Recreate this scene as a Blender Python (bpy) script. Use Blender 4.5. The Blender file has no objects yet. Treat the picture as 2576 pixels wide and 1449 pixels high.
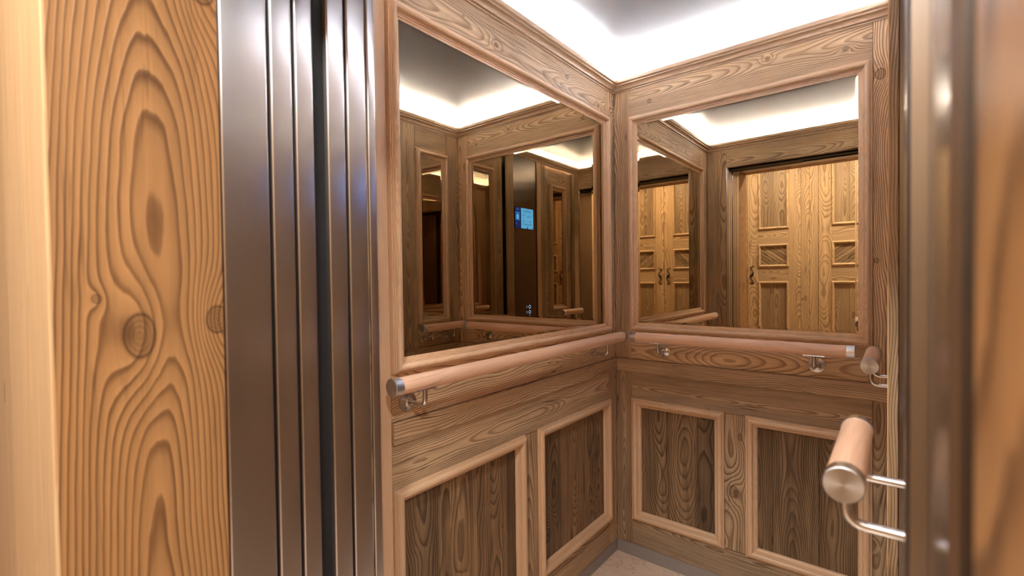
import bpy, bmesh, math, random
from mathutils import Vector, Matrix, noise as mnoise
R = math.radians
scene = bpy.context.scene

# ------------------------------------------------------------------ dimensions (metres, camera stands at x=0, y=0)
ZC = 1.205
W, D, XR, YF = 0.955, 1.896, 0.015, 0.589     # left wall x=-W, back wall y=D, right wall x=XR, front wall y=YF
YB = -0.93                                    # face of the cupboards across the lobby
ZCROWN, ZCEIL = 2.003, 2.118

# ------------------------------------------------------------------ camera
cam_d = bpy.data.cameras.new('camera'); cam = bpy.data.objects.new('camera', cam_d); scene.collection.objects.link(cam)
yaw, pitch, roll = R(39.03), R(1.043), R(-0.73)
cam.matrix_world = Matrix.Translation((0, 0, ZC)) @ Matrix.Rotation(yaw, 4, 'Z') @ Matrix.Rotation(math.pi/2 - pitch, 4, 'X') @ Matrix.Rotation(roll, 4, 'Z')
cam_d.sensor_width = 36; cam_d.lens = 1192.17/2576*36
cam_d.clip_start = 0.02; cam_d.clip_end = 60
cam_d.dof.use_dof = True; cam_d.dof.focus_distance = 1.9; cam_d.dof.aperture_fstop = 3.4
scene.camera = cam

# ------------------------------------------------------------------ world, lights, exposure
world = bpy.data.worlds.new('world'); scene.world = world; world.use_nodes = True
world.node_tree.nodes['Background'].inputs[0].default_value = (1, .9, .8, 1)
world.node_tree.nodes['Background'].inputs[1].default_value = 0.02
scene.view_settings.view_transform = 'Standard'; scene.view_settings.look = 'None'
scene.view_settings.gamma = 1; scene.view_settings.exposure = 0.27
scene.cycles.max_bounces = 14; scene.cycles.diffuse_bounces = 6; scene.cycles.glossy_bounces = 10
scene.cycles.use_denoising = True; scene.cycles.sample_clamp_indirect = 60
LED_STRENGTH = 175.0
def lamp(name, kind, loc, energy, color, size=.3, size_y=None, rot=(0, 0, 0), spread=None):
    d = bpy.data.lights.new(name, kind); d.energy = energy; d.color = color
    if kind == 'AREA':
        d.shape = 'RECTANGLE' if size_y else 'DISK'; d.size = size
        if size_y: d.size_y = size_y
        if spread: d.spread = spread
    o = bpy.data.objects.new(name, d); o.location = loc; o.rotation_euler = rot
    scene.collection.objects.link(o); return o
LOBBY_LAMPS = [((-0.85, -0.45, 2.335), 17.0), ((-0.10, -0.45, 2.335), 25.0), ((0.65, -0.45, 2.335), 25.0)]  # unseen lobby lamps; the middle one is added to fill the lower cabin
for loc, e in LOBBY_LAMPS:
    lamp('lobby_fill_downlight', 'AREA', loc, e, (1.0, .985, .95), .16)

# ------------------------------------------------------------------ node helpers
class NT:
    def __init__(s, name):
        s.m = bpy.data.materials.new(name); s.m.use_nodes = True; s.t = s.m.node_tree; s.t.nodes.clear()
        s.out = s.t.nodes.new('ShaderNodeOutputMaterial'); s.b = s.t.nodes.new('ShaderNodeBsdfPrincipled')
        s.t.links.new(s.b.outputs[0], s.out.inputs[0])
    def put(s, sock, v):
        if isinstance(v, bpy.types.NodeSocket): s.t.links.new(v, sock)
        elif v is not None: sock.default_value = v
    def math(s, op, a, b=None, c=None, clamp=False):
        n = s.t.nodes.new('ShaderNodeMath'); n.operation = op; n.use_clamp = clamp
        for i, v in enumerate((a, b, c)):
            if v is not None: s.put(n.inputs[i], v)
        return n.outputs[0]
    def vmath(s, op, a, b=None):
        n = s.t.nodes.new('ShaderNodeVectorMath'); n.operation = op
        s.put(n.inputs[0], a)
        if b is not None: s.put(n.inputs[1], b)
        return n.outputs['Value'] if op in ('LENGTH', 'DISTANCE') else n.outputs[0]
    def noise(s, vec, scale=1, detail=2, rough=.5, dist=0):
        n = s.t.nodes.new('ShaderNodeTexNoise'); s.put(n.inputs['Vector'], vec)
        n.inputs['Scale'].default_value = scale; n.inputs['Detail'].default_value = detail
        n.inputs['Roughness'].default_value = rough; n.inputs['Distortion'].default_value = dist
        return n.outputs[0]
    def comb(s, x, y, z):
        n = s.t.nodes.new('ShaderNodeCombineXYZ')
        for i, v in enumerate((x, y, z)): s.put(n.inputs[i], v)
        return n.outputs[0]
    def ramp(s, fac, stops, interp='LINEAR'):
        n = s.t.nodes.new('ShaderNodeValToRGB'); n.color_ramp.interpolation = interp
        e = n.color_ramp.elements
        while len(e) < len(stops): e.new(.5)
        for i, (p, c) in enumerate(stops):
            e[i].position = p; e[i].color = (c, c, c, 1) if not isinstance(c, tuple) else (*c, 1)
        s.put(n.inputs[0], fac); return n.outputs[0]
    def mix(s, fac, a, b, mode='MIX'):
        n = s.t.nodes.new('ShaderNodeMix'); n.data_type = 'RGBA'; n.blend_type = mode
        s.put(n.inputs[0], fac)
        for i, v in ((6, a), (7, b)):
            if isinstance(v, tuple): v = (*v, 1) if len(v) == 3 else v
            s.put(n.inputs[i], v)
        return n.outputs[2]
    def attr(s, name):
        n = s.t.nodes.new('ShaderNodeAttribute'); n.attribute_name = name; return n

def srgb(r, g, b):
    f = lambda c: (c/255/12.92 if c/255 <= .04045 else ((c/255+.055)/1.055)**2.4)
    return (f(r), f(g), f(b))

def wood(name, light, dark, knot=(.075, .03, .014), freq=170, contrast=.75, bump=.5, rough=.5, stain=.35, staincol=None,
         knots=1.0, wander=1.0, spec=.4, fine=.25, streak=.25, marks=(), push=5.5, tilt=None):
    """Old softwood: growth rings round a wandering pith, knots that push the rings aside. 'gp' holds (across, depth from pith, along)."""
    n = NT(name)
    g = n.attr('gp').outputs['Vector']; tone = n.attr('tone').outputs['Fac']
    sep = n.t.nodes.new('ShaderNodeSeparateXYZ'); n.put(sep.inputs[0], g)
    a, b, c = sep.outputs
    # wandering pith
    w1 = n.noise(n.comb(n.math('MULTIPLY', a, 1.5), 0, n.math('MULTIPLY', c, 1.7)), 1, 2)
    w2 = n.noise(n.comb(n.math('MULTIPLY', a, 1.0), 7.3, n.math('MULTIPLY', c, 1.3)), 1, 2.5)
    ax = n.math('ADD', a, n.math('MULTIPLY', n.math('SUBTRACT', w1, .5), .06*wander))
    by = n.math('ADD', b, n.math('MULTIPLY', n.math('SUBTRACT', w2, .5), .17*wander))
    if tilt: by = n.math('ADD', by, n.math('MULTIPLY', n.math('SUBTRACT', c, tilt[0]), tilt[1]))
    # knots
    vo = n.t.nodes.new('ShaderNodeTexVoronoi'); vo.voronoi_dimensions = '3D'; vo.feature = 'F1'
    n.put(vo.inputs['Vector'], n.comb(n.math('MULTIPLY', a, 7.0), 0, n.math('MULTIPLY', c, 3.6))); vo.inputs['Scale'].default_value = 1
    vo.inputs['Randomness'].default_value = 1
    d = vo.outputs['Distance']; vc = n.t.nodes.new('ShaderNodeSeparateColor'); n.put(vc.inputs[0], vo.outputs['Color'])
    has = n.math('GREATER_THAN', vc.outputs[0], 1-.55*knots) if knots > 0 else 0.0
    size = n.math('MULTIPLY_ADD', vc.outputs[1], .085, .045)
    rel = n.math('DIVIDE', d, size)
    bumpk = n.math('MULTIPLY', n.math('EXPONENT', n.math('MULTIPLY', n.math('MULTIPLY', rel, rel), -.30)), has)
    kn = [(rel, has)]
    bumpk = n.math('MULTIPLY', bumpk, push)
    for (a0, c0, ra, rc, pw) in marks:     # single knots of this board, in its own grain coordinates
        da = n.math('DIVIDE', n.math('SUBTRACT', a, a0), ra); dc = n.math('DIVIDE', n.math('SUBTRACT', c, c0), rc)
        rl = n.math('SQRT', n.math('ADD', n.math('MULTIPLY', da, da), n.math('MULTIPLY', dc, dc)))
        dc2 = n.math('MULTIPLY', dc, .62)
        e2 = n.math('ADD', n.math('MULTIPLY', da, da), n.math('MULTIPLY', dc2, dc2))
        bumpk = n.math('ADD', bumpk, n.math('MULTIPLY', n.math('EXPONENT', n.math('MULTIPLY', e2, -.35)), pw))
        kn.append((n.math('MULTIPLY', rl, .85), 1.0))
    r = n.math('SQRT', n.math('ADD', n.math('MULTIPLY', ax, ax), n.math('MULTIPLY', by, by)))
    fz = n.noise(n.comb(n.math('MULTIPLY', a, 30), n.math('MULTIPLY', b, 30), n.math('MULTIPLY', c, 5)), 1, 3)
    F = n.math('MULTIPLY', r, freq)
    F = n.math('ADD', F, bumpk)
    F = n.math('ADD', F, n.math('MULTIPLY', fz, .9))
    fr = n.math('FRACT', F)
    ring = n.ramp(fr, [(0, .0), (.10, .02), (.55, .30), (.82, 1.0), (.93, .8), (1.0, 0.0)])
    # ring strength varies over the board
    var = n.noise(n.comb(n.math('MULTIPLY', a, 12), n.math('MULTIPLY', b, 12), n.math('MULTIPLY', c, 1.4)), 1, 3)
    rs = n.math('MULTIPLY', ring, n.math('MULTIPLY_ADD', var, 1.0, .35), clamp=True)
    fib = n.noise(n.comb(n.math('MULTIPLY', a, 650), n.math('MULTIPLY', b, 650), n.math('MULTIPLY', c, 14)), 1, 3, .7)
    col = n.mix(n.math('MULTIPLY', rs, contrast), light, dark)
    st = n.noise(n.comb(n.math('MULTIPLY', a, 16), n.math('MULTIPLY', b, 5), n.math('MULTIPLY', c, 1.6)), 1, 4, .6, .4)
    stf = n.ramp(st, [(.38, 0.0), (.68, 1.0)])
    sc = staincol or tuple(x*.62+y*.18 for x, y in zip(dark, light))
    col = n.mix(n.math('MULTIPLY', stf, stain), col, sc)
    warm = n.noise(n.comb(n.math('MULTIPLY', a, 9), 3.1, n.math('MULTIPLY', c, 2.3)), 1, 2)
    col = n.mix(n.math('MULTIPLY', n.ramp(warm, [(.45, 0.0), (.75, 1.0)]), .3), col, (light[0]*1.0, light[1]*.88, light[2]*.74))
    sk = n.noise(n.comb(n.math('MULTIPLY', ax, 95), n.math('MULTIPLY', by, 30), n.math('MULTIPLY', c, 2.2)), 1, 4, .65)
    kf = n.math('MULTIPLY_ADD', n.math('SUBTRACT', sk, .5), streak*1.9, 1.0)
    col = n.mix(1.0, col, n.comb(kf, kf, kf), 'MULTIPLY')
    ck = n.noise(n.comb(n.math('MULTIPLY', ax, 42), n.math('MULTIPLY', by, 8), n.math('MULTIPLY', c, 1.1)), 1, 2)
    ckm = n.noise(n.comb(n.math('MULTIPLY', a, 10), 9.0, n.math('MULTIPLY', c, 2.4)), 1, 1)
    crack = n.math('MULTIPLY', n.ramp(n.math('ABSOLUTE', n.math('SUBTRACT', ck, .5)), [(0, 1.0), (.007, .7), (.014, 0.0)]), n.ramp(ckm, [(.52, 0.0), (.60, 1.0)]))
    crack = n.math('MULTIPLY', crack, min(1.0, streak*1.3))
    col = n.mix(crack, col, (knot[0]*.6, knot[1]*.6, knot[2]*.6))
    fm = n.math('MULTIPLY_ADD', n.math('SUBTRACT', fib, .5), fine*2.2, 1.0)
    col = n.mix(1.0, col, n.comb(fm, fm, fm), 'MULTIPLY')
    # knot core
    for rel_, has_ in kn:
        wob = n.math('ADD', rel_, n.math('MULTIPLY', n.math('SUBTRACT', fz, .5), .25))
        core = n.math('MULTIPLY', n.ramp(wob, [(.35, .62), (.62, .62), (.74, 1.0), (.88, 0.0)]), has_)
        kr = n.ramp(n.math('FRACT', n.math('MULTIPLY', wob, 5)), [(0, .55), (.7, 1.0), (1, .55)])
        col = n.mix(n.math('MULTIPLY', n.math('MULTIPLY', core, kr), .8), col, knot)
    # small dark pin knots and worm holes
    v2 = n.t.nodes.new('ShaderNodeTexVoronoi'); n.put(v2.inputs['Vector'], n.comb(n.math('MULTIPLY', a, 26), 5, n.math('MULTIPLY', c, 11))); v2.inputs['Scale'].default_value = 1
    v2c = n.t.nodes.new('ShaderNodeSeparateColor'); n.put(v2c.inputs[0], v2.outputs['Color'])
    pin = n.math('MULTIPLY', n.math('LESS_THAN', v2.outputs['Distance'], n.math('MULTIPLY', v2c.outputs[1], .085)), n.math('GREATER_THAN', v2c.outputs[0], .72))
    col = n.mix(n.math('MULTIPLY', pin, .75*min(1, knots)), col, knot)
    tv = n.comb(tone, tone, tone)
    col = n.mix(1.0, col, tv, 'MULTIPLY')
    n.put(n.b.inputs['Base Color'], col)
    n.b.inputs['Roughness'].default_value = rough
    n.b.inputs['Specular IOR Level'].default_value = spec
    bp = n.t.nodes.new('ShaderNodeBump'); bp.inputs['Strength'].default_value = bump; bp.inputs['Distance'].default_value = .0022
    h = n.math('ADD', n.math('MULTIPLY', rs, .8), n.math('MULTIPLY', fib, .35))
    h = n.math('ADD', h, n.math('MULTIPLY', n.noise(n.comb(n.math('MULTIPLY', a, 60), 0, n.math('MULTIPLY', c, 18)), 1, 2), .5))
    n.put(bp.inputs['Height'], h); n.put(n.b.inputs['Normal'], bp.outputs[0])
    return n.m

def plain(name, color, rough=.5, metal=0, spec=.5, var=0, scale=20, bump=0, emit=None, es=0):
    n = NT(name)
    tc = n.t.nodes.new('ShaderNodeTexCoord')
    if var or bump:
        nz = n.noise(tc.outputs['Object'], scale, 4)
    if var:
        k = n.math('MULTIPLY_ADD', n.math('SUBTRACT', nz, .5), 2*var, 1.0)
        n.put(n.b.inputs['Base Color'], n.mix(1.0, color, n.comb(k, k, k), 'MULTIPLY'))
    else: n.b.inputs['Base Color'].default_value = (*color, 1)
    if bump:
        bp = n.t.nodes.new('ShaderNodeBump'); bp.inputs['Strength'].default_value = bump; bp.inputs['Distance'].default_value = .001
        n.put(bp.inputs['Height'], nz); n.put(n.b.inputs['Normal'], bp.outputs[0])
    n.b.inputs['Roughness'].default_value = rough; n.b.inputs['Metallic'].default_value = metal
    n.b.inputs['Specular IOR Level'].default_value = spec
    if emit:
        n.b.inputs['Emission Color'].default_value = (*emit, 1); n.b.inputs['Emission Strength'].default_value = es
    return n.m

def steel(name, color, rough=.24, aniso=.6, streak=(1, 1, 60)):
    """brushed steel: fine streaks, slightly uneven gloss"""
    n = NT(name); tc = n.t.nodes.new('ShaderNodeTexCoord')
    v = n.vmath('MULTIPLY', tc.outputs['Object'], streak)
    nz = n.noise(v, 12, 4, .7)
    k = n.math('MULTIPLY_ADD', n.math('SUBTRACT', nz, .5), .05, 1.0)
    n.put(n.b.inputs['Base Color'], n.mix(1.0, color, n.comb(k, k, k), 'MULTIPLY'))
    n.b.inputs['Metallic'].default_value = 1
    n.put(n.b.inputs['Roughness'], n.math('MULTIPLY_ADD', nz, .03, rough-.015))
    n.b.inputs['Anisotropic'].default_value = aniso
    if aniso:
        n.put(n.b.inputs['Tangent'], n.comb(0, 1, 0))   # grain runs upright, gloss spreads sideways
    return n.m

M = {}
def mk(cross, along, cc, ca, pith, ra=.011, rc=.014, p=2.5):
    return (cross-cc+pith[0], along-ca+pith[2], ra, rc, p)
P_STR, P_TB, P_TL, P_MS, P_XL = (-.02, .06, 12.0), (-.02, .05, 27.5), (.02, .045, 17.2), (.02, .07, 36.2), (.0, .04, 3.3)
PANEL_KNOTS = (mk(-.039, 1.835, -.02125, 1.4345, P_STR, .015, .019, 3.5), mk(-.048, 1.25, -.02125, 1.4345, P_STR, .008, .010, 2.0),
    mk(1.937, -.794, 1.9465, -.47075, P_TB, .009, .011, 2.5), mk(1.976, -.356, 1.9465, -.47075, P_TB, .008, .009, 2.5), mk(1.941, -.128, 1.9465, -.47075, P_TB, .008, .010, 2.5),
    mk(1.926, 1.116, 1.9465, 1.26825, P_TL, .008, .010, 2), mk(1.958, 1.519, 1.9465, 1.26825, P_TL, .010, .013, 2.5), mk(1.918, 1.758, 1.9465, 1.26825, P_TL, .009, .010, 2),
    mk(-.451, .606, -.469, .4285, P_MS, .009, .016, 2), mk(-.475, .394, -.469, .4285, P_MS, .018, .026, 4))
PAN_L, PAN_D = srgb(186, 138, 92), srgb(104, 62, 34)
M['panel_wood'] = wood('old_spruce_panelling', srgb(220, 189, 151), srgb(132, 98, 67), freq=255, contrast=.95, bump=1.0, stain=.5, wander=.7, streak=.5, marks=PANEL_KNOTS, knots=.7)
M['smooth_wood'] = wood('planed_spruce_moulding', srgb(224, 190, 154), srgb(182, 140, 104), freq=210, contrast=.45, bump=.18, rough=.33, spec=.5, stain=.12, knots=.22, streak=.12, fine=.14)
M['dark_wood'] = wood('weathered_dark_spruce', srgb(156, 126, 92), srgb(70, 52, 36), streak=.8, wander=.8, freq=230, contrast=.9, bump=.8, stain=.6, staincol=srgb(66, 46, 32))
M['lobby_wood'] = wood('aged_pine_cupboard', srgb(186, 156, 116), srgb(104, 76, 48), freq=160, contrast=.8, bump=.5, stain=.25, streak=.4, knots=1.1)
REVEAL_PITH = (-.010, .030, 5.0)
def rk(y, z): return (y-.19725+REVEAL_PITH[0], z-.9625+REVEAL_PITH[2])
M['reveal_wood'] = wood('wide_larch_board', srgb(186, 138, 88), srgb(92, 58, 32), freq=150, contrast=.9, bump=.25, stain=.25, knots=0, wander=.35, knot=(.045, .017, .008), tilt=(5.0, .05), rough=.45, fine=.10,
    marks=((*rk(.187, 1.132), .021, .036, 4.5), (*rk(.288, 1.148), .019, .024, 4.0), (*rk(.142, 1.186), .006, .007, 1.0), (*rk(.275, 1.66), .02, .03, 3.5)))
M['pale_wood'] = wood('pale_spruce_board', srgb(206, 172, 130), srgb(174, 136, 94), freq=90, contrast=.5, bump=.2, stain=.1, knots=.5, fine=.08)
M['rail_wood'] = wood('smooth_beech_rail', srgb(238, 196, 164), srgb(222, 174, 142), freq=420, contrast=.35, bump=.05, rough=.38, stain=.08, knots=0, fine=.16)
M['steel'] = steel('brushed_steel_vertical', (.54, .52, .525), .30, .75, (60, 60, 1))
M['cop_steel'] = steel('brushed_steel_panel', (.24, .215, .20), .24, 0, (1, 1, 60))
M['jamb_steel'] = steel('dull_steel_jamb', (.40, .37, .355), .25, 0, (60, 60, 1))
M['cap_steel'] = steel('turned_steel_cap', (.66, .67, .69), .34, 0, (3, 3, 3))
def turned(m, axis):
    b = m.node_tree.nodes['Principled BSDF']; b.inputs['Anisotropic'].default_value = .65
    t = m.node_tree.nodes.new('ShaderNodeTangent'); t.direction_type = 'RADIAL'; t.axis = axis; m.node_tree.links.new(t.outputs[0], b.inputs['Tangent'])
M['cap_steel_x'] = steel('turned_steel_cap_of_back_rail', (.66, .67, .69), .34, 0, (3, 3, 3))
turned(M['cap_steel'], 'Y'); turned(M['cap_steel_x'], 'X')
M['bracket_steel'] = steel('satin_steel_fitting', (.66, .63, .60), .24, 0, (3, 3, 3))
M['dark'] = plain('near_black_gap', (.008, .008, .009), .6)  # flat near-black for gaps and wall backings
M['mirror'] = plain('tinted_silver_mirror', (.53, .445, .33), 0.0, 1)
M['ceil'] = plain('satin_metal_ceiling', srgb(124, 121, 122), .42, .0, .4, .03, 40)
M['cove'] = plain('white_cove_plaster', srgb(236, 236, 238), .7)
M['led'] = plain('cool_white_led_strip', (1, 1, 1), .5, emit=(.80, .895, 1.0), es=LED_STRENGTH)
M['skirt'] = plain('grey_metal_skirting', srgb(150, 142, 138), .45, .0, .5, .05, 60)
M['black_iron'] = plain('black_wrought_iron', (.012, .010, .009), .45, .6, .4, .1, 200, .3)
M['plaster'] = plain('warm_white_plaster', srgb(226, 216, 200), .8, var=.03, scale=6)
M['screw'] = plain('screw_steel', (.42, .40, .38), .3, 1)

def tile_mat():
    n = NT('beige_limestone_floor'); tc = n.t.nodes.new('ShaderNodeTexCoord'); v = tc.outputs['Object']
    a = n.noise(v, 5, 5, .6, .5); b = n.noise(v, 38, 5, .7)
    col = n.mix(a, srgb(236, 214, 192), srgb(218, 192, 168)); col = n.mix(n.ramp(b, [(.5, 0.0), (.8, .5)]), col, srgb(160, 128, 104))
    w = n.noise(v, 4, 3, .5, 1.6); vein = n.ramp(n.math('ABSOLUTE', n.math('SUBTRACT', w, .5)), [(0, 1.0), (.006, 0.0)])
    col = n.mix(n.math('MULTIPLY', vein, .4), col, srgb(120, 92, 74))
    n.put(n.b.inputs['Base Color'], col); n.b.inputs['Roughness'].default_value = .35
    return n.m
M['tile'] = tile_mat()

# ------------------------------------------------------------------ mesh helpers
rnd = random.Random(11)
def tag(o, label=None, cat=None, group=None, kind=None):
    if label: o['label'] = label
    if cat: o['category'] = cat
    if group: o['group'] = group
    if kind: o['kind'] = kind
    return o
def empty(name, loc=(0, 0, 0), parent=None):
    o = bpy.data.objects.new(name, None); o.location = loc; o.empty_display_size = .05
    scene.collection.objects.link(o)
    if parent: o.parent = parent
    return o

class MB:
    """collects vertices (with grain coordinates and tone) and faces into one mesh"""
    def __init__(s): s.v, s.f, s.g, s.t, s.sm = [], [], [], [], []
    def add(s, vs, fs, gs=None, tone=1.0, smooth=False):
        o = len(s.v); s.v += [Vector(x) for x in vs]; s.g += gs or [(x[0], x[1], x[2]) for x in vs]
        s.t += [tone]*len(vs); s.f += [tuple(i+o for i in f) for f in fs]; s.sm += [smooth]*len(fs)
    def build(s, name, mat, parent=None, autosmooth=35):
        me = bpy.data.meshes.new(name); org = Vector((0, 0, 0))
        lo = Vector([min(v[i] for v in s.v) for i in range(3)]); hi = Vector([max(v[i] for v in s.v) for i in range(3)])
        org = (lo+hi)/2
        me.from_pydata([tuple(v-org) for v in s.v], [], s.f)
        at = me.attributes.new('gp', 'FLOAT_VECTOR', 'POINT'); at.data.foreach_set('vector', [c for g in s.g for c in g])
        at = me.attributes.new('tone', 'FLOAT', 'POINT'); at.data.foreach_set('value', s.t)
        me.polygons.foreach_set('use_smooth', s.sm)
        bm = bmesh.new(); bm.from_mesh(me); bmesh.ops.recalc_face_normals(bm, faces=bm.faces)
        for e in bm.edges:
            if len(e.link_faces) == 2 and e.calc_face_angle(0) > R(autosmooth): e.smooth = False
        bm.to_mesh(me); bm.free()
        me.materials.append(mat)
        o = bpy.data.objects.new(name, me); scene.collection.objects.link(o)
        if parent:
            o.parent = parent; o.location = org - world_loc(parent)
        else: o.location = org
        return o
def world_loc(o):
    l = Vector(o.location)
    while o.parent: o = o.parent; l += Vector(o.location)
    return l

BOXF = [(0, 1, 3, 2), (4, 6, 7, 5), (0, 4, 5, 1), (2, 3, 7, 6), (0, 2, 6, 4), (1, 5, 7, 3)]
def grain(pts, along, across, depth, seed=None, pith=None):
    """pts are world points; along/across/depth are axis indices; offsets make each board its own piece of tree"""
    r = seed or rnd
    cen = [sum(p[i] for p in pts)/len(pts) for i in range(3)]
    px = r.uniform(-.05, .05) if pith is None else pith[0]
    py = r.uniform(.025, .11) if pith is None else pith[1]
    off = r.uniform(0, 60) if pith is None else pith[2]
    return [((p[across]-cen[across])+px, (p[depth]-cen[depth])+py, p[along]-cen[along]+off) for p in pts]

def box(mb, lo, hi, along='z', depth='x', tone=1.0, ch=.0012, pith=None):
    """chamfered box in world axes"""
    if depth == along: depth = 'z'
    ai = 'xyz'.index(along); di = 'xyz'.index(depth); ci = 3-ai-di
    lo, hi = [min(a, b) for a, b in zip(lo, hi)], [max(a, b) for a, b in zip(lo, hi)]
    c = min(ch, min(h-l for l, h in zip(lo, hi))*.3)
    vs, idx = [], {}
    for ix in (0, 1):
        for iy in (0, 1):
            for iz in (0, 1):
                base = [(lo, hi)[b][k] for k, b in enumerate((ix, iy, iz))]
                sg = [(1, -1)[b] for b in (ix, iy, iz)]
                for k in range(3):   # vertex lying on face k: pulled in on the two other axes
                    p = list(base)
                    for j in range(3):
                        if j != k: p[j] += sg[j]*c
                    idx[(ix, iy, iz, k)] = len(vs); vs.append(p)
    fs = []
    cyc = [(0, 0), (0, 1), (1, 1), (1, 0)]
    for k in range(3):
        a, b = [j for j in range(3) if j != k]
        for s_ in (0, 1):
            q = []
            for u, v in cyc:
                t = [0, 0, 0]; t[k] = s_; t[a] = u; t[b] = v; q.append(idx[(*t, k)])
            fs.append(tuple(q))
    for k in range(3):               # edges parallel to k
        a, b = [j for j in range(3) if j != k]
        for u in (0, 1):
            for v in (0, 1):
                t0 = [0, 0, 0]; t0[a] = u; t0[b] = v; t1 = list(t0); t1[k] = 1
                fs.append((idx[(*t0, a)], idx[(*t1, a)], idx[(*t1, b)], idx[(*t0, b)]))
    for ix in (0, 1):
        for iy in (0, 1):
            for iz in (0, 1): fs.append(tuple(idx[(ix, iy, iz, k)] for k in range(3)))
    mb.add(vs, fs, grain(vs, ai, ci, di, pith=pith), tone)
    return mb

class Wall:
    """local frame of a wall: s along it, n out of it into the cabin, z up"""
    def __init__(w, kind): w.k = kind
    def P(w, s, n, z):
        return {'left': (-W+n, s, z), 'back': (s, D-n, z), 'right': (XR-n, s, z), 'right_near': (XR+.020-n, s, z), 'front': (s, YF+n, z), 'lobby': (s, YB+n, z)}[w.k]
    @property
    def sa(w): return 'y' if w.k in ('left', 'right', 'right_near') else 'x'
    @property
    def na(w): return 'x' if w.k in ('left', 'right', 'right_near') else 'y'
    def box(w, mb, s0, s1, z0, z1, n0=-.022, n1=0, g='z', tone=1.0, ch=.0012, pith=None):
        return box(mb, w.P(s0, n0, z0), w.P(s1, n1, z1), 'z' if g == 'z' else w.sa, w.na, tone, ch, pith)
    def board(w, name, parent, s0, s1, z0, z1, n0=-.022, n1=0, g='z', mat='panel_wood', tone=None, pith=None):
        tone = tone if tone is not None else rnd.uniform(.9, 1.08)
        return w.box(MB(), s0, s1, z0, z1, n0, n1, g, tone, pith=pith).build(name, M[mat], parent)
    def frame(w, mb, s0, s1, z0, z1, prof, nback=-.012, tone=1.0):
        """four mitred lengths of moulding; prof = [(u inward from the outer edge, n)]"""
        pr = list(prof)+[(prof[-1][0], nback), (prof[0][0], nback)]
        ai_s, ai_z, di = 'xyz'.index(w.sa), 2, 'xyz'.index(w.na)
        def piece(fa, fb, along, across):
            A = [w.P(*fa(u, n)) for u, n in pr]; B = [w.P(*fb(u, n)) for u, n in pr]; k = len(pr)
            fs = [(i, (i+1) % k, k+(i+1) % k, k+i) for i in range(k)]+[tuple(range(k)), tuple(range(2*k-1, k-1, -1))]
            t = tone*rnd.uniform(.93, 1.05)
            mb.add(A+B, fs, grain(A+B, along, across, di), t, True)
        piece(lambda u, n: (s0+u, n, z0+u), lambda u, n: (s1-u, n, z0+u), ai_s, 2)
        piece(lambda u, n: (s0+u, n, z1-u), lambda u, n: (s1-u, n, z1-u), ai_s, 2)
        piece(lambda u, n: (s0+u, n, z0+u), lambda u, n: (s0+u, n, z1-u), 2, ai_s)
        piece(lambda u, n: (s1-u, n, z0+u), lambda u, n: (s1-u, n, z1-u), 2, ai_s)
        return mb

def arc(u0, u1, n0, n1, k, a0, a1):
    """quarter-round-like run of points on an ellipse centre (u0,n0) radii (u1,n1)"""
    return [(u0+u1*math.cos(a0+(a1-a0)*i/k), n0+n1*math.sin(a0+(a1-a0)*i/k)) for i in range(k+1)]
PROF_MIRROR = [(0, 0.0), (0, .012), (.0030, .0125), (.0030, .0160), (.0042, .0162)] + arc(.0135, .0088, .0150, .0095, 9, math.pi*.93, math.pi*.03) + \
    [(.0226, .0105), (.0268, .0105), (.0268, .0072), (.0312, .0068), (.0312, .0042), (.0370, .0035)]
PROF_PANEL = [(0, 0.0), (0, .0075), (.0030, .0080), (.0030, .0110), (.0040, .0112)] + arc(.0148, .0105, .0085, .0095, 9, math.pi*.92, math.pi*.04) + \
    [(.0256, .0060), (.0295, .0055), (.0295, .0020), (.0335, .0010), (.0370, -.0030), (.0385, -.0090)]

def lathe(mb, pts, axis, org, seg=32, tone=1.0, caps=True, gaxis=None, smooth=True):
    """pts = [(radius, distance along axis)]; axis a unit vector"""
    ax = Vector(axis).normalized(); t = Vector((0, 0, 1)) if abs(ax.z) < .9 else Vector((1, 0, 0))
    e1 = ax.cross(t).normalized(); e2 = ax.cross(e1); org = Vector(org)
    vs, gs = [], []; k = rnd.uniform(0, 50)
    for r, h in pts:
        for i in range(seg):
            a = 2*math.pi*i/seg
            vs.append(org+ax*h+e1*(r*math.cos(a))+e2*(r*math.sin(a))); gs.append((r*math.cos(a)+.01, r*math.sin(a)+.05, h+k))
    fs = [(j*seg+i, j*seg+(i+1) % seg, (j+1)*seg+(i+1) % seg, (j+1)*seg+i) for j in range(len(pts)-1) for i in range(seg)]
    if caps: fs += [tuple(range(seg)), tuple((len(pts)-1)*seg+i for i in reversed(range(seg)))]
    mb.add(vs, fs, gs, tone, smooth); return mb

def tube(mb, path, r, seg=16, tone=1.0, radii=None, flat=1.0):
    path = [Vector(p) for p in path]; vs = []; prev = None
    for i, p in enumerate(path):
        d = (path[min(i+1, len(path)-1)]-path[max(i-1, 0)]).normalized()
        if prev is None:
            t = Vector((0, 0, 1)) if abs(d.z) < .9 else Vector((1, 0, 0)); e1 = d.cross(t).normalized()
        else: e1 = (prev-d*prev.dot(d)).normalized()
        prev = e1; e2 = d.cross(e1); rr = radii[i] if radii else r
        for k in range(seg):
            a = 2*math.pi*k/seg; vs.append(p+e1*rr*math.cos(a)+e2*rr*flat*math.sin(a))
    n = len(path)
    fs = [(j*seg+i, j*seg+(i+1) % seg, (j+1)*seg+(i+1) % seg, (j+1)*seg+i) for j in range(n-1) for i in range(seg)]
    fs += [tuple(range(seg)), tuple((n-1)*seg+i for i in reversed(range(seg)))]
    mb.add(vs, fs, None, tone, True); return mb

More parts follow.
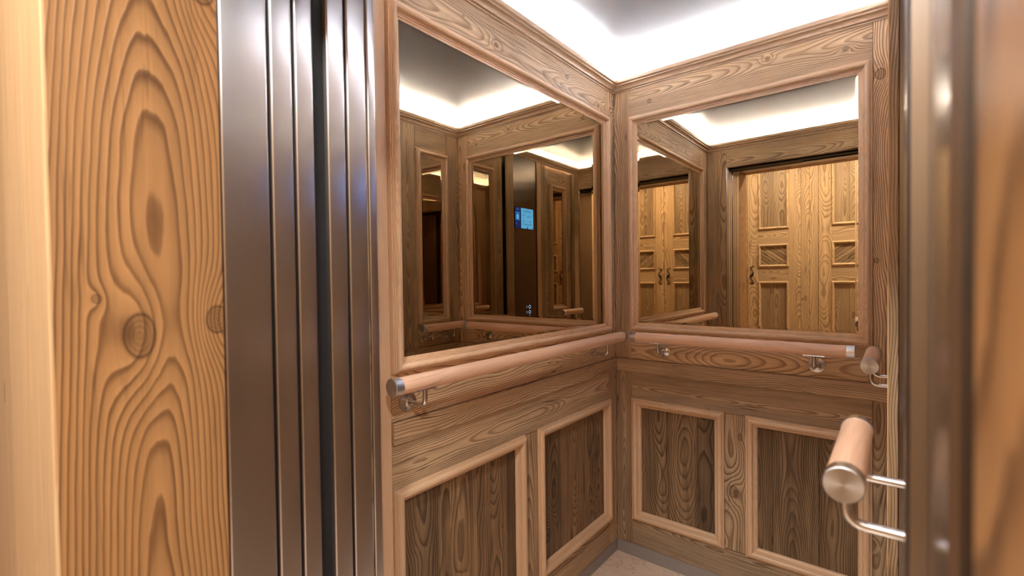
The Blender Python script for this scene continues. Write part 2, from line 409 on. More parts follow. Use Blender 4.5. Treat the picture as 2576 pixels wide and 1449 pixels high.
def wbox(name, lo, hi, mat, parent=None, ch=.001, along='z', depth='x', tone=1.0, pith=None):
    return box(MB(), lo, hi, along, depth, tone, ch, pith).build(name, M[mat], parent)
def struct(o, label=None): return tag(o, label, None, None, 'structure')

# ================================================================== SETTING: floor, ceiling, walls
struct(wbox('floor', (-3.2, -1.0, -.06), (2.6, D+.06, 0), 'tile', ch=.0005), 'beige limestone floor of cabin and lobby')
struct(wbox('ceiling', (-W-.05, YF-.08, ZCEIL), (XR+.05, D+.05, ZCEIL+.02), 'ceil'), 'satin grey cabin ceiling washed by cove light')

WL, WB_, WR, WF, WN = Wall('left'), Wall('back'), Wall('right'), Wall('front'), Wall('right_near')
ZW, ZT = .057, 2.012          # woodwork bottom, top
ZM0, ZM1 = .978, 1.885        # mirror frame outer
ZCR0, ZCR1 = .803, .857       # chair rail
ZP0, ZP1 = .167, .690         # lower panel frames

def panel(w, parent, s0, s1, tones, widths=None, z0=ZP0, z1=ZP1, mat='dark_wood'):
    """recessed field of upright boards with its applied moulding"""
    mb = MB(); n = len(tones); ws = widths or [1.0/n]*n; s = s0+.03; L = (s1-s0)-.06
    for t, wd in zip(tones, ws):
        w.box(mb, s, s+L*wd-.0006, z0+.02, z1-.02, -.026, -.010, 'z', t, .0008); s += L*wd
    p = mb.build('panel_board', M[mat], parent)
    w.frame(MB(), s0, s1, z0, z1, PROF_PANEL, -.02, 1.0).build('panel_moulding', M['smooth_wood'], p)
    return p

# ---- left wall
wl = struct(wbox('wall_left', (-W-.05, YF, 0), (-W-.022, D+.05, ZCROWN), 'dark'), 'left cabin wall panelled in reclaimed spruce around a large mirror')
WL.board('stile', wl, YF, .7055, ZW, ZT, tone=1.12, mat='smooth_wood')
WL.board('stile', wl, 1.831, D, ZW, ZCR0, tone=.95)
WL.board('stile', wl, 1.831, D, ZCR1, ZT, tone=1.12, mat='panel_wood')
WL.board('top_board', wl, .706, 1.8305, ZM1-.004, ZT, g='s', tone=1.0, pith=(.02, .045, 17.2))
WL.board('middle_board', wl, .706, 1.8305, ZCR1+.0015, ZM0+.004, g='s', tone=1.32, pith=(-.03, .06, 8.4))  # tone lifted to offset the shade under the handrail
WL.board('chair_rail', wl, .706, D-.001, ZCR0, ZCR1, -.02, .009, g='s', tone=1.02, pith=(.06, .09, 31))
WL.board('cross_board', wl, .706, 1.8305, ZP1-.004, ZCR0-.0015, g='s', tone=1.0, pith=(.0, .04, 3.3))
WL.board('stile', wl, 1.232, 1.308, ZP0-.0, ZP1, tone=.82)
WL.board('bottom_board', wl, .706, 1.8305, ZW, ZP0+.004, g='s', tone=.88)
WL.board('sill_filler', wl, .706, .712, ZP0, ZP1, tone=.8)
panel(WL, wl, .7065, 1.233, (.75, .95, 1.25, 1.1, 1.0, .7), (.27, .09, .23, .13, .17, .11))
panel(WL, wl, 1.307, 1.832, (.85, 1.25, 1.15, .9), (.28, .24, .28, .20))

# ---- back wall
wb = struct(wbox('wall_back', (-W-.05, D+.022, 0), (XR+.05, D+.05, ZCROWN), 'dark'), 'back cabin wall panelled in reclaimed spruce around a mirror')
WB_.board('stile', wb, -W, -.884, ZW, ZCR0, tone=.72, pith=(.0, .035, 22.7))
WB_.board('stile', wb, -W, -.884, ZCR1, ZT, tone=1.0, pith=(.05, .08, 44))
WB_.board('stile', wb, -.0575, XR, ZW, ZCR0, tone=.68)
WB_.board('stile', wb, -.0575, XR, ZCR1, ZT, tone=1.28, pith=(-.02, .06, 12.0))  # tone raised to counter shade from the control column
WB_.board('top_board', wb, -.8835, -.058, ZM1-.004, ZT, g='s', tone=.98, pith=(-.02, .05, 27.5))
WB_.board('middle_board', wb, -.8835, -.058, ZCR1+.0015, ZM0+.004, g='s', tone=1.22, pith=(.03, .10, 66.0))  # lighter tone makes up for the handrail's shadow
WB_.board('chair_rail', wb, -W+.0095, XR, ZCR0, ZCR1, -.02, .009, g='s', tone=.98, mat='panel_wood', pith=(.08, .12, 40.0))
WB_.board('cross_board', wb, -.8835, -.058, ZP1-.004, ZCR0-.0015, g='s', tone=.84, pith=(.01, .035, 51.0))
WB_.board('stile', wb, -.508, -.430, ZP0, ZP1, tone=.82, pith=(.02, .07, 36.2))
WB_.board('bottom_board', wb, -.8835, -.058, ZW, ZP0+.004, g='s', tone=.72)
panel(WB_, wb, -.881, -.507, (1.05, .95, .55), (.40, .37, .23))
panel(WB_, wb, -.431, -.058, (.75, .85, .8), (.18, .45, .37))

# ---- right wall
wr = struct(wbox('wall_right', (XR+.0425, YF+.02, 0), (XR+.05, D+.05, ZCROWN), 'dark'), 'right cabin wall panelled in spruce with two narrow mirrors')
for (w_, a, b, c, d_) in ((WR, 1.505, 1.590, 1.807, D), (WN, .661, .751, .961, 1.030)):
    w_.board('stile', wr, a, b-.0005, ZW, ZT, tone=1.0)
    w_.board('stile', wr, c+.0005, d_, ZW, ZT, tone=.95)
    w_.board('top_board', wr, b, c, ZM1-.004, ZT, g='s', tone=1.0)
    w_.board('middle_board', wr, b, c, ZCR1+.0015, ZM0+.004, g='s', tone=.9)
    w_.board('cross_board', wr, b, c, ZP1-.004, ZCR0-.0015, g='s', tone=.9)
    w_.board('bottom_board', wr, b, c, ZW, ZP0+.004, g='s', tone=.9)
    w_.board('chair_rail', wr, a, d_-.006, ZCR0, ZCR1, -.02, .009, g='s', tone=.85)
    panel(w_, wr, b, c, (.9, 1.0))
WR.board('stile', wr, 1.0305, 1.128, ZW, ZT, -.022, -.006, tone=.8)

# ---- front wall (seen from outside past the jambs and in the mirrors)
wf = struct(wbox('wall_front', (-W-.05, YF-.05, 0), (-.86, YF-.022, ZCROWN), 'dark'), 'front cabin wall round the lift opening')
WF.board('stile', wf, -W, -.8365, ZW, ZT, tone=.95, mat='panel_wood')
WF.board('header_board', wf, -.836, XR, 1.893, ZT, g='s', tone=1.0)
wbox('stile', (.0075, YF+.001, ZW), (.034, .660, ZT), 'panel_wood', wf, tone=.95)

# ---- skirting
for nm, lo, hi in (('baseboard_left', (-W-.02, YF, 0), (-W-.004, D+.004, ZW)), ('baseboard_back', (-W-.004, D+.004, 0), (XR+.01, D+.02, ZW)),
                   ('baseboard_right', (XR+.004, .66, 0), (XR+.02, D+.004, ZW))):
    struct(wbox(nm, lo, hi, 'skirt'), 'recessed grey metal skirting')

# ---- crown moulding: one length per wall, mitred
CROWN = [(0, 2.001), (.0035, 2.001), (.0035, 2.006), (.0075, 2.0075)] + [(.0095+.014*(1-math.cos(t)), 2.0085+.0145*math.sin(t)) for t in [i*math.pi/2/7 for i in range(8)]] + \
    [(.0245, 2.0245), (.0245, 2.0285), (.028, 2.030), (.0305, 2.033), (.0315, 2.038), (.0315, 2.0455), (.0225, 2.0455), (.0225, 2.030), (.0, 2.028)]
def crown_piece(name, A, B, da, db, along, across, tone):
    mb = MB(); k = len(CROWN)
    PA = [(A[0]+da[0]*u, A[1]+da[1]*u, z) for u, z in CROWN]; PB = [(B[0]+db[0]*u, B[1]+db[1]*u, z) for u, z in CROWN]
    fs = [(i, (i+1) % k, k+(i+1) % k, k+i) for i in range(k)]+[tuple(range(k)), tuple(range(2*k-1, k-1, -1))]
    mb.add(PA+PB, fs, grain(PA+PB, along, 2, across), tone, True)
    return struct(mb.build(name, M['smooth_wood'], autosmooth=28), 'spruce crown moulding hiding the cove light')
YF2 = YF
crown_piece('trim_1', (-W, YF2), (-W, D), (1, 1), (1, -1), 1, 0, .66)
crown_piece('trim_2', (-W, D), (XR, D), (1, -1), (-1, -1), 0, 1, .66)
crown_piece('trim_3', (XR, D), (XR, YF2), (-1, -1), (-1, 1), 1, 0, .66)
crown_piece('trim_4', (XR, YF2), (-W, YF2), (-1, 1), (1, 1), 0, 1, .66)

# ---- cove above the crown: white upstands and the led strips lying in it
for i, (lo, hi) in enumerate((((-W-.035, YF-.03, 2.012), (-W-.02, D+.03, ZCEIL)), ((-W-.02, D+.02, 2.012), (XR+.02, D+.035, ZCEIL)),
                              ((XR+.02, YF-.03, 2.012), (XR+.035, D+.03, ZCEIL)), ((-W-.02, YF-.035, 2.012), (XR+.02, YF-.02, ZCEIL)))):
    struct(wbox('trim_%d' % (5+i), lo, hi, 'cove', ch=.0004), 'white upstand of the lit ceiling cove')
def led(lo, hi, label):
    o = wbox('led_light_strip', lo, hi, 'led', ch=.0003)
    tag(o, label, 'light', 'light strips in the ceiling cove')
ZL0, ZL1 = 2.0295, 2.0345
led((-W+.003, YF+.03, ZL0), (-W+.015, D-.03, ZL1), 'cool white light strip hidden in the cove over the left mirror wall')
led((-W+.03, D-.015, ZL0), (XR-.03, D-.003, ZL1), 'cool white light strip hidden in the cove over the back mirror wall')
led((XR-.015, YF+.03, ZL0), (XR-.003, D-.03, ZL1), 'cool white light strip hidden in the cove over the right wall')
led((-W+.03, YF+.003, ZL0), (XR-.03, YF+.015, ZL1), 'cool white light strip hidden in the cove over the lift opening')

# ================================================================== MIRRORS
def bevel_glass(w, s0, s1, z0, z1, nf=.003, bw=.011, bd=.0005, bl=None):
    bl = bw if bl is None else bl
    mb = MB(); vs = []
    for (a, b, c, d_, n) in ((s0, s1, z0, z1, -.006), (s0, s1, z0, z1, nf-bd), (s0+bl, s1-bw, z0+bw, z1-bw, nf)):
        vs += [w.P(a, n, c), w.P(b, n, c), w.P(b, n, d_), w.P(a, n, d_)]
    fs = [(0, 1, 2, 3)]+[(i, (i+1) % 4, 4+(i+1) % 4, 4+i) for i in range(4)]+[(4+i, 4+(i+1) % 4, 8+(i+1) % 4, 8+i) for i in range(4)]+[(8, 9, 10, 11)]
    mb.add(vs, fs); return mb
def mirror(w, s0, s1, label, tone, bl=None):
    root = empty('wall_mirror', w.P((s0+s1)/2, 0, ZM0)); tag(root, label, 'mirror', 'framed mirrors on the cabin walls')
    w.frame(MB(), s0, s1, ZM0, ZM1, PROF_MIRROR, -.006, tone).build('mirror_frame', M['smooth_wood'], root, 28)
    bevel_glass(w, s0+.034, s1-.034, ZM0+.034, ZM1-.034, bl=bl).build('glass', M['mirror'], root)
mirror(WL, .7062, 1.8303, 'largest mirror, on the left wall in a spruce moulding, showing a blue screen', 1.06, .0006)
mirror(WB_, -.8833, -.0582, 'back wall mirror in a spruce moulding, reflecting the panelled cupboard doors', 1.0)
mirror(WR, 1.590, 1.807, 'narrow mirror on the right wall next to the back corner', .95)
mirror(WN, .751, .961, 'narrow mirror on the right wall nearest the lift opening', .95)

# ================================================================== HANDRAILS
def handrail(w, s0, s1, brs, label, rr=.0202, n=.069, z=.9625):
    root = empty('handrail', w.P((s0+s1)/2, n, z)); tag(root, label, 'handrail', 'wooden handrails round the cabin')
    ax = Vector(w.P(1, 0, 0))-Vector(w.P(0, 0, 0))
    L = s1-s0; cl = .022
    lathe(MB(), [(rr, cl), (rr, L*.25), (rr, L*.5), (rr, L*.75), (rr, L-cl)], ax, w.P(s0, n, z), 40, 1.0).build('rail', M['rail_wood'], root)
    for st, dr in ((s0, 1), (s1, -1)):
        r2 = rr+.0007
        lathe(MB(), [(r2-.0012, 0), (r2, .0010), (r2, cl), (r2-.002, cl+.0006)], ax*dr, w.P(st, n, z), 40).build('end_cap', M['cap_steel_x' if w.k == 'back' else 'cap_steel'], root)
    nrm = Vector(w.P(0, 1, 0))-Vector(w.P(0, 0, 0)); zf = .902
    for s in brs:
        mb = MB()
        path = [w.P(s, .004, zf), w.P(s, .03, zf), w.P(s, n-.018, zf)]
        path += [w.P(s, n-.018+.018*math.sin(t), zf+.018*(1-math.cos(t))) for t in [i*math.pi/2/6 for i in range(1, 7)]]
        path += [w.P(s, n, z-rr-.002)]
        tube(mb, path, .0062, 16)
        br = mb.build('bracket', M['bracket_steel'], root)
        lathe(MB(), [(.026, 0.0008), (.026, .0032), (.0252, .0042), (.012, .0062), (.0085, .0085), (.0075, .0095)], nrm, w.P(s, 0, zf), 36).build('wall_flange', M['bracket_steel'], br)
        m2 = MB()   # saddle plate hugging the underside of the rail
        vs = []; K = 8
        for e in (-.03, .03):
            for r_ in (rr+.0002, rr+.0030):
                for i in range(K+1):
                    a = -math.pi/2+(i/K-.5)*.95
                    vs.append(w.P(s+e, n+r_*math.cos(a), z+r_*math.sin(a)))
        q = K+1; fs = []
        for i in range(K):
            fs += [(i, i+1, 2*q+i+1, 2*q+i), (q+i, q+i+1, 3*q+i+1, 3*q+i), (i, i+1, q+i+1, q+i), (2*q+i, 2*q+i+1, 3*q+i+1, 3*q+i)]
        fs += [(0, q, 3*q, 2*q), (K, q+K, 3*q+K, 2*q+K)]
        m2.add(vs, fs); m2.build('saddle_plate', M['bracket_steel'], br)
        for k in range(3):
            a = math.pi/2+.5+k*2*math.pi/3; u, v = .0175*math.cos(a), .0175*math.sin(a)
            m3 = MB(); c = w.P(s+u, .0046, zf+v)
            lathe(m3, [(.0040, 0), (.0040, .0016), (.0030, .0022), (.0016, .0022), (.0013, .0008)], nrm, c, 16)
            m3.build('screw', M['screw'], br)
handrail(WL, .655, 1.826, (.753, 1.690), 'longest wooden handrail with steel end caps, under the largest mirror on the left wall')
handrail(WB_, -.848, -.099, (-.738, -.209), 'wooden handrail with steel end caps under the back wall mirror')
handrail(WR, 1.562, 1.856, (1.635, 1.785), 'small far wooden handrail seen end-on beside the back wall, on the right wall')
handrail(WN, .660, .925, (.705, .880), 'blurred wooden handrail nearest the viewer, seen end-on at the right', n=.082)

# ================================================================== CONTROL COLUMN
cp = empty('control_panel', (XR, 1.31, 0)); tag(cp, 'wood-cased steel lift control column with a blue screen, on the right wall', 'control panel')
XC = -.0095
def cbox(name, lo, hi, mat, par=cp, **k): return wbox(name, lo, hi, mat, par, **k)
cbox('side_board', (XC-.001, 1.128, .002), (.0035, 1.172, 2.0), 'panel_wood', tone=.72)
cbox('side_board', (XC, 1.4215, .002), (.0035, 1.488, 2.0), 'panel_wood', tone=.9)
cbox('edge_strip', (XC-.0028, 1.1285, .004), (XC-.0012, 1.1715, 1.998), 'pale_wood', tone=1.45)  # pale wood edge; its raised tone stands in for light on this face
cbox('casing', (.0038, 1.130, .002), (XR-.001+.008, 1.486, 1.998), 'cop_steel')
cbox('faceplate', (XC+.004, 1.1725, .004), (.0036, 1.421, 1.998), 'cop_steel')
XP = XC+.004
M['scr_dark'] = plain('screen_navy', (.0, .01, .04), .3, emit=(.01, .06, .58), es=1.0)
M['scr_mid'] = plain('screen_blue_box', (.0, .02, .06), .3, emit=(.04, .50, 2.7), es=1.0)
M['scr_light'] = plain('screen_light_blue', (.02, .05, .08), .3, emit=(.26, 1.45, 4.2), es=1.0)
M['scr_text'] = plain('screen_glyph_white', (.1, .2, .3), .3, emit=(.9, 3.4, 7.0), es=1.0)
M['scr_ink'] = plain('screen_ink', (.01, .02, .05), .4)
M['scr_sign'] = plain('screen_warning_triangle', (.12, .09, .02), .4, emit=srgb(110, 100, 40), es=.6)
M['glow'] = plain('lit_button_ring', (.2, .3, .4), .3, emit=(.9, 2.1, 5.2), es=1.0)
M['bezel'] = plain('black_screen_bezel', (.004, .005, .008), .12)
def yz(name, y0, y1, z0, z1, x0, x1, mat, par): return wbox(name, (XP-x1, y0, z0), (XP-x0, y1, z1), mat, par, ch=.0002)
SY0, SY1, SZ0, SZ1 = 1.205, 1.409, 1.533, 1.674
scr = yz('display', SY0, SY1, SZ0, SZ1, 0, .0022, 'bezel', cp)
sy = lambda t: SY1-(SY1-SY0)*t; sz = lambda t: SZ0+(SZ1-SZ0)*t
yz('status_column', sy(.02), sy(.31), sz(.03), sz(.97), .0022, .0024, 'scr_dark', scr)
yz('floor_box', sy(.03), sy(.25), sz(.38), sz(.77), .0024, .0026, 'scr_mid', scr)
yz('notice_page', sy(.32), sy(.97), sz(.03), sz(.97), .0022, .0024, 'scr_light', scr)
def text(name, s, size, y, z, mat, par, x=.0028, align='CENTER', ext=.00005, sx=1.0):
    cu = bpy.data.curves.new(name, 'FONT'); cu.body = s; cu.size = size; cu.align_x = align; cu.align_y = 'CENTER'; cu.extrude = ext
    t = bpy.data.objects.new(name, cu); scene.collection.objects.link(t)
    t.matrix_world = Matrix(((0, 0, -1, XP-x), (-1, 0, 0, y), (0, 1, 0, z), (0, 0, 0, 1))) @ Matrix.Diagonal((sx, 1, 1, 1))
    bpy.context.view_layer.update()
    me = bpy.data.meshes.new_from_object(t.evaluated_get(bpy.context.evaluated_depsgraph_get())); mw = t.matrix_world.copy()
    bpy.data.objects.remove(t)
    me.transform(Matrix.Translation(-Vector(mw.translation)) @ mw); me.materials.clear(); me.materials.append(M[mat])
    o = bpy.data.objects.new(name, me); scene.collection.objects.link(o); o.parent = par; o.location = Vector(mw.translation)-world_loc(par)
    return o
text('floor_number', '0', .040, sy(.14), sz(.53), 'scr_text', scr)
mb = MB()
for (t0, t1, z0, z1) in ((.09, .20, .895, .925), (.08, .21, .855, .875)): box(mb, (XP-.0026, sy(t1), sz(z0)), (XP-.0024, sy(t0), sz(z1)), ch=.0001)
mb.build('date_line', M['scr_mid'], scr)
mb = MB()
for (t0, t1, z0) in ((.58, .72, .90), (.42, .88, .845), (.46, .84, .81), (.38, .90, .235), (.48, .82, .195)):
    for q in range(14):
        a = t0+(t1-t0)*q/14; box(mb, (XP-.0026, sy(a+(t1-t0)/14*rnd.uniform(.55, .95)), sz(z0)), (XP-.0024, sy(a), sz(z0+.016)), ch=.0001)
for (cx_, cy_) in ((.46, .64), (.80, .62), (.46, .38), (.80, .36)):
    for q in range(34):
        a, b = cx_+rnd.gauss(0, .05), cy_+rnd.gauss(0, .04); box(mb, (XP-.0026, sy(a+.012), sz(b)), (XP-.0024, sy(a), sz(b+.009)), ch=.0001)
box(mb, (XP-.0026, sy(.86), sz(.07)), (XP-.0024, sy(.94), sz(.10)), ch=.0001)
box(mb, (XP-.0026, sy(.70), sz(.55)), (XP-.0024, sy(.67), sz(.62)), ch=.0001)
mb.build('notice_print', M['scr_ink'], scr)
mb = MB()
for y_, m_ in ((.60, 1), ):
    A = [(XP-.0024, sy(.60), sz(.04)), (XP-.0024, sy(.70), sz(.04)), (XP-.0024, sy(.65), sz(.14)), (XP-.0026, sy(.60), sz(.04)), (XP-.0026, sy(.70), sz(.04)), (XP-.0026, sy(.65), sz(.14))]
    mb.add(A, [(0, 1, 2), (5, 4, 3), (0, 3, 4, 1), (1, 4, 5, 2), (2, 5, 3, 0)])
mb.build('warning_triangle', M['scr_sign'], scr)
mb = MB(); lathe(mb, [(.005, 0), (.005, .0003)], (-1, 0, 0), (XP-.0024, sy(.07), sz(.24)), 16); mb.build('clock_icon', M['scr_mid'], scr)
for num, z in (('3', 1.021), ('2', .9865), ('1', .953)):
    bt = MB(); lathe(bt, [(.0135, 0), (.0135, .002), (.0125, .0028), (.0122, .0020)], (-1, 0, 0), (XP, 1.262, z), 28); b_ = bt.build('button', M['cop_steel'], cp)
    rg = MB(); K = 32; vs = []
    for r_, x_ in ((.0118, .0029), (.0088, .0029), (.0118, .0022), (.0088, .0022)):
        vs += [(XP-x_, 1.262+r_*math.cos(2*math.pi*i/K), z+r_*math.sin(2*math.pi*i/K)) for i in range(K)]
    fs = []
    for i in range(K):
        j = (i+1) % K; fs += [(i, j, K+j, K+i), (i, j, 2*K+j, 2*K+i), (K+i, K+j, 3*K+j, 3*K+i), (2*K+i, 2*K+j, 3*K+j, 3*K+i)]
    rg.add(vs, fs); rg.build('light_ring', M['glow'], b_)
    text('button_number', num, .020, 1.290, z, 'glow', b_, .0006)

# ================================================================== LIFT DOORWAY
# left: landing jamb, two landing door leaves, running gap, two cabin door leaves, cabin jamb - all end-on
def lip_profile(name, y0, y1, x, par, depth=.05, z1=1.905, lip=.0022):
    """folded steel edge: flat web with small rounded returns"""
    mb = MB(); pts = []
    r = .004
    pts += [(x-depth, y0), (x-r, y0)] + [(x-r+r*math.sin(t), y0+r-r*math.cos(t)) for t in (R(22), R(45), R(68), R(90))]
    pts += [(x, y1-r)] + [(x-r+r*math.cos(t), y1-r+r*math.sin(t)) for t in (R(22), R(45), R(68), R(90))] + [(x-depth, y1)]
    k = len(pts)
    A = [(a, b, .002) for a, b in pts]; B = [(a, b, z1) for a, b in pts]
    mb.add(A+B, [(i, (i+1) % k, k+(i+1) % k, k+i) for i in range(k)]+[tuple(range(k)), tuple(range(2*k-1, k-1, -1))], None, 1, True)
    return mb.build(name, M['steel'], par, 60)
XJ = -.830
d1 = tag(empty('door_1', (XJ-.03, .37, 0)), 'steel landing door frame with its leaves slid open', None, None, 'structure')
lip_profile('door_jamb', .2975, .3715, XJ, d1)
lip_profile('door_leaf', .3765, .4145, XJ+.0, d1, .8)
lip_profile('door_leaf', .4195, .4535, XJ+.0, d1, .8)
d2 = tag(empty('door_2', (XJ-.03, .53, 0)), 'steel cabin door with its leaves slid open', None, None, 'structure')
lip_profile('door_leaf', .4805, .5175, XJ+.0, d2, .8)
lip_profile('door_leaf', .5225, .5645, XJ+.0, d2, .8)
lip_profile('door_jamb', .5690, .5885, XJ-.001, d2, .035, 1.893)
wbox('running_gap', (XJ-.10, .372, .001), (XJ-.012, .568, 2.2), 'dark', d1)
# right: strike side
lip = MB()
d3 = tag(empty('door_3', (.03, .45, 0)), 'steel strike jamb on the right of the lift opening', None, None, 'structure')
wbox('cabin_jamb', (.0062, .505, .002), (.045, .588, 1.893), 'jamb_steel', d3, ch=.003)
wbox('landing_jamb', (.0205, .318, .002), (.07, .500, 1.905), 'jamb_steel', d3, ch=.004)
wbox('shadow_gap', (.034, .262, .002), (.08, .3165, 2.2), 'dark', d3)
# headers over the opening
wbox('door_header', (XJ-.05, .2975, 1.905), (.06, .452, 2.15), 'steel', d1, ch=.003, along='x')
wbox('door_operator', (XJ-.03, .456, 1.884), (.05, .560, 2.15), 'dark', d2)
wbox('door_track', (XJ+.40, .4555, 1.878), (.04, .500, 1.8838), 'steel', d2, along='x')
# thresholds
wbox('door_sill', (XJ, .30, .0003), (.02, .452, .004), 'steel', d1, along='x')
wbox('door_sill', (XJ, .478, .0003), (.006, .588, .004), 'steel', d2, along='x')

# wood lining of the landing reveal, left, right and above
rv = tag(empty('trim_9', (XJ, .2, 0)), 'wide brown wood lining of the landing reveal', None, None, 'structure')
wbox('reveal_board', (XJ-.03, .098, .0), (XJ, .2965, 1.925), 'reveal_wood', rv, ch=.002, depth='x', tone=.9, pith=REVEAL_PITH)
wbox('reveal_board', (.024, .075, .0), (.05, .2612, 1.925), 'reveal_wood', rv, ch=.003, depth='x', tone=1.0)
wbox('reveal_soffit', (XJ-.03, .098, 1.9255), (.05, .2965, 1.955), 'reveal_wood', rv, ch=.002, along='x', depth='z')
# landing wall, facing the lobby, clad in pale boards
lw = struct(wbox('wall_landing', (-3.2, .115, 0), (XJ-.031, .27, 2.36), 'plaster'), 'landing wall round the lift, clad in pale boards')
wbox('architrave', (-1.30, .0955, 0), (XJ-.0005, .1145, 2.36), 'pale_wood', lw, ch=.002, depth='y', tone=1.0, pith=(-.05, .05, 9.5))
wbox('cladding_board', (-3.1, .0985, 0), (-1.303, .1145, 2.36), 'pale_wood', lw, depth='y', tone=.95)
wbox('landing_wall_right', (.051, .115, 0), (2.6, .27, 2.36), 'plaster', lw)
wbox('architrave', (.0245, .0955-.03, 0), (.5, .1145-.03, 2.36), 'pale_wood', lw, ch=.002, depth='y', tone=.95)
wbox('landing_wall_head', (XJ-.031, .115, 1.956), (.051, .27, 2.36), 'plaster', lw)
wbox('architrave', (XJ-.0005, .0955, 1.925), (.0245, .1145, 2.36), 'pale_wood', lw, ch=.002, along='x', depth='y', tone=.95)

# ================================================================== LOBBY behind the camera
struct(wbox('wall_lobby_left', (-3.25, -1.5, 0), (-3.2, .27, 2.6), 'plaster'), 'plain lobby end wall')
struct(wbox('wall_lobby_right', (2.6, -1.5, 0), (2.65, .27, 2.6), 'plaster'), 'plain lobby end wall')
struct(wbox('ceiling_lobby', (-3.25, -1.5, 2.36), (2.65, .27, 2.40), 'plaster'), 'plain lobby ceiling')
WLo = Wall('lobby')
bk = struct(wbox('wall_cupboards', (-3.2, -1.5, 0), (2.6, YB-.03, 2.6), 'lobby_wood'), 'lobby wall of aged pine boards opposite the lift')
PROF_CUP = [(0, 0), (0, .006), (.003, .009)]+arc(.010, .007, .008, .006, 6, math.pi*.9, math.pi*.1)+[(.020, .004), (.023, -.004)]
def swirl(s, z, side):
    """double scroll iron pull on a rosette"""
    P = []
    for i in range(33):
        t = -1+2*i/32
        a = abs(t); sg = 1 if t > 0 else -1
        x = .010*math.sin(t*math.pi*1.05)*sg*0 + .011*math.sin(a*math.pi*1.6)*sg*side
        P.append(WLo.P(s+x, .018+.016*(1-a*a), z+.076*t))
    rad = [.0032+.0052*math.exp(-(t*3.2)**2)+.0022*math.exp(-((abs(t)-.93)*9)**2) for t in [-1+2*i/32 for i in range(33)]]
    mb = MB(); tube(mb, P, .004, 12, radii=rad)
    for sgn in (-1, 1):
        c = WLo.P(s+.006*sgn*side, .017, z+.078*sgn)
        curl = [Vector(c)+Vector((.0075*math.cos(a)*side, 0, .0075*math.sin(a)*sgn)) for a in [R(-200+i*25) for i in range(13)]]
        tube(mb, curl, .003, 10)
    lathe(mb, [(.010, 0), (.010, .004), (.006, .010), (.0045, .022)], (0, 1, 0), WLo.P(s, .017, z), 20)
    return mb
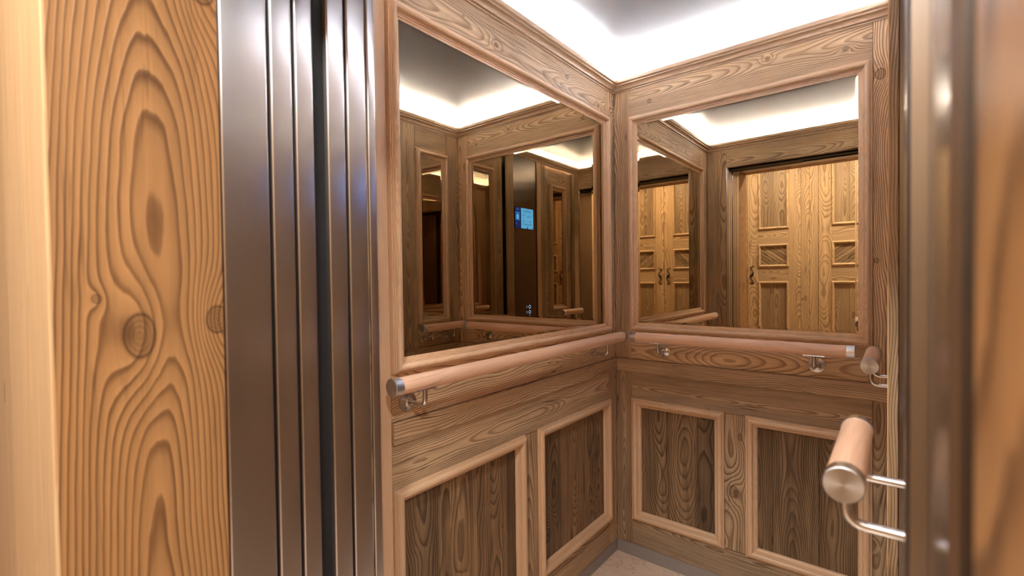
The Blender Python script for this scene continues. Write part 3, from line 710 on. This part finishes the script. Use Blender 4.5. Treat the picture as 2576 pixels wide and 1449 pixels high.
def cupboard_door(cup, s0, s1, handle_side, rot):
    """frame-and-panel door: tall, square (diagonal boards) and tall panels"""
    z0, z1 = .06, 2.33; st = .092
    d = wbox('door', WLo.P(s0, -.012, z0), WLo.P(s1, .000, z1), 'dark', cup)
    t = rnd.uniform(.95, 1.08)
    WLo.board('stile', d, s0, s0+st, z0, z1, .001, .018, 'z', 'lobby_wood', 1.02)
    WLo.board('stile', d, s1-st, s1, z0, z1, .001, .018, 'z', 'lobby_wood', 1.0)
    rails = [(z0, .22), (1.155, 1.287), (1.483, 1.620), (2.21, z1)]
    for a, b in rails: WLo.board('cross_rail', d, s0+st, s1-st, a, b, .001, .018, 's', 'lobby_wood', rnd.uniform(.85, .98))
    for a, b, dg in ((.22, 1.155, 0), (1.287, 1.483, 1), (1.620, 2.21, 0)):
        mb = MB(); pa, pb = s0+st, s1-st
        if not dg:
            w_ = (pb-pa)/2
            WLo.box(mb, pa, pa+w_-.001, a, b, .001, .010, 'z', rnd.uniform(.56, .70)); WLo.box(mb, pa+w_, pb, a, b, .001, .010, 'z', rnd.uniform(.56, .70))
            p = mb.build('door_panel', M['lobby_wood'], d)
        else:   # diagonal slats clipped to the square
            bm = bmesh.new(); bw = .026; cx_, cz_ = (pa+pb)/2, (a+b)/2
            for k in range(-9, 10):
                sl = MB(); Q = []
                ang = R(38)*rot; ux, uz = math.cos(ang), math.sin(ang); vx, vz = -uz, ux
                cuts = []
                poly = [(cx_+ux*m+vx*(k*bw+e), cz_+uz*m+vz*(k*bw+e)) for m, e in ((-.4, 0), (.4, 0), (.4, bw-.0025), (-.4, bw-.0025))]
                for ax_, lim, sgn in ((0, pa, 1), (0, pb, -1), (1, a, 1), (1, b, -1)):
                    out = []
                    for i in range(len(poly)):
                        p0, p1 = poly[i], poly[(i+1) % len(poly)]
                        i0, i1 = sgn*(p0[ax_]-lim) >= 0, sgn*(p1[ax_]-lim) >= 0
                        if i0: out.append(p0)
                        if i0 != i1:
                            q = (lim-p0[ax_])/(p1[ax_]-p0[ax_]); out.append((p0[0]+(p1[0]-p0[0])*q, p0[1]+(p1[1]-p0[1])*q))
                    poly = out
                    if not poly: break
                if len(poly) < 3: continue
                kk = len(poly); nf = .011 if k % 2 else .009
                A = [WLo.P(x, nf, z) for x, z in poly]; B = [WLo.P(x, .001, z) for x, z in poly]
                off = rnd.uniform(0, 50)
                gs = [(((x-cx_)*vx+(z-cz_)*vz)*1.0+.02, .05+n_, (x-cx_)*ux+(z-cz_)*uz+off) for n_ in (nf, .001) for x, z in poly]
                mb.add(A+B, [tuple(range(kk)), tuple(range(2*kk-1, kk-1, -1))]+[(i, (i+1) % kk, kk+(i+1) % kk, kk+i) for i in range(kk)], gs, rnd.choice((.46, .60, .76)))
            bm.free()
            p = mb.build('door_panel', M['lobby_wood'], d)
        WLo.frame(MB(), pa-.004, pb+.004, a-.004, b+.004, [(u, n+.016) for u, n in PROF_CUP], .002, 1.1).build('panel_moulding', M['lobby_wood'], p)
    hs = s0+.040 if handle_side < 0 else s1-.040
    swirl(hs, 1.215, 1 if handle_side < 0 else -1).build('handle', M['black_iron'], d)
def cupboard(xg, label):
    root = empty('hall_cupboard', WLo.P(xg, 0, 0)); tag(root, label, 'cupboard', 'hall cupboards opposite the lift')
    cupboard_door(root, xg+.0015, xg+.420, -1, -1)
    cupboard_door(root, xg-.420, xg-.0015, 1, 1)
    WLo.board('plinth', root, xg-.42, xg+.42, .001, .058, -.02, .008, 's', 'lobby_wood')
    WLo.board('carcass', root, xg-.42, xg+.42, 2.332, 2.358, -.02, .012, 's', 'lobby_wood')
cupboard(-1.052, 'pine cupboard reflected in the back mirror beside the steel jamb, black handle in view')
cupboard(-.083, 'pine cupboard cut off by the right edge of the back mirror')
for a, b in ((-.631, -.569), (-.568, -.504), (.338, .46), (-1.6, -1.473), (-2.1, -1.602), (.462, 1.2)):
    WLo.board('pilaster', bk, a, b, .0, 2.358, -.028, .013, 'z', 'lobby_wood', rnd.uniform(.97, 1.1))
for (loc, e), place in zip(LOBBY_LAMPS, ('left of the lift doorway', 'straight before the lift doorway, added to fill the cabin', 'right of the lift doorway')):
    mb = MB(); lathe(mb, [(.085, 0), (.085, .012), (.072, .02), (.071, .008)], (0, 0, -1), (loc[0], loc[1], 2.36), 32, caps=False)
    o = mb.build('ceiling_lamp_ring', M['bracket_steel'])
    tag(o, 'round steel downlight ring in the lobby ceiling '+place, 'lamp', 'lobby ceiling downlights')
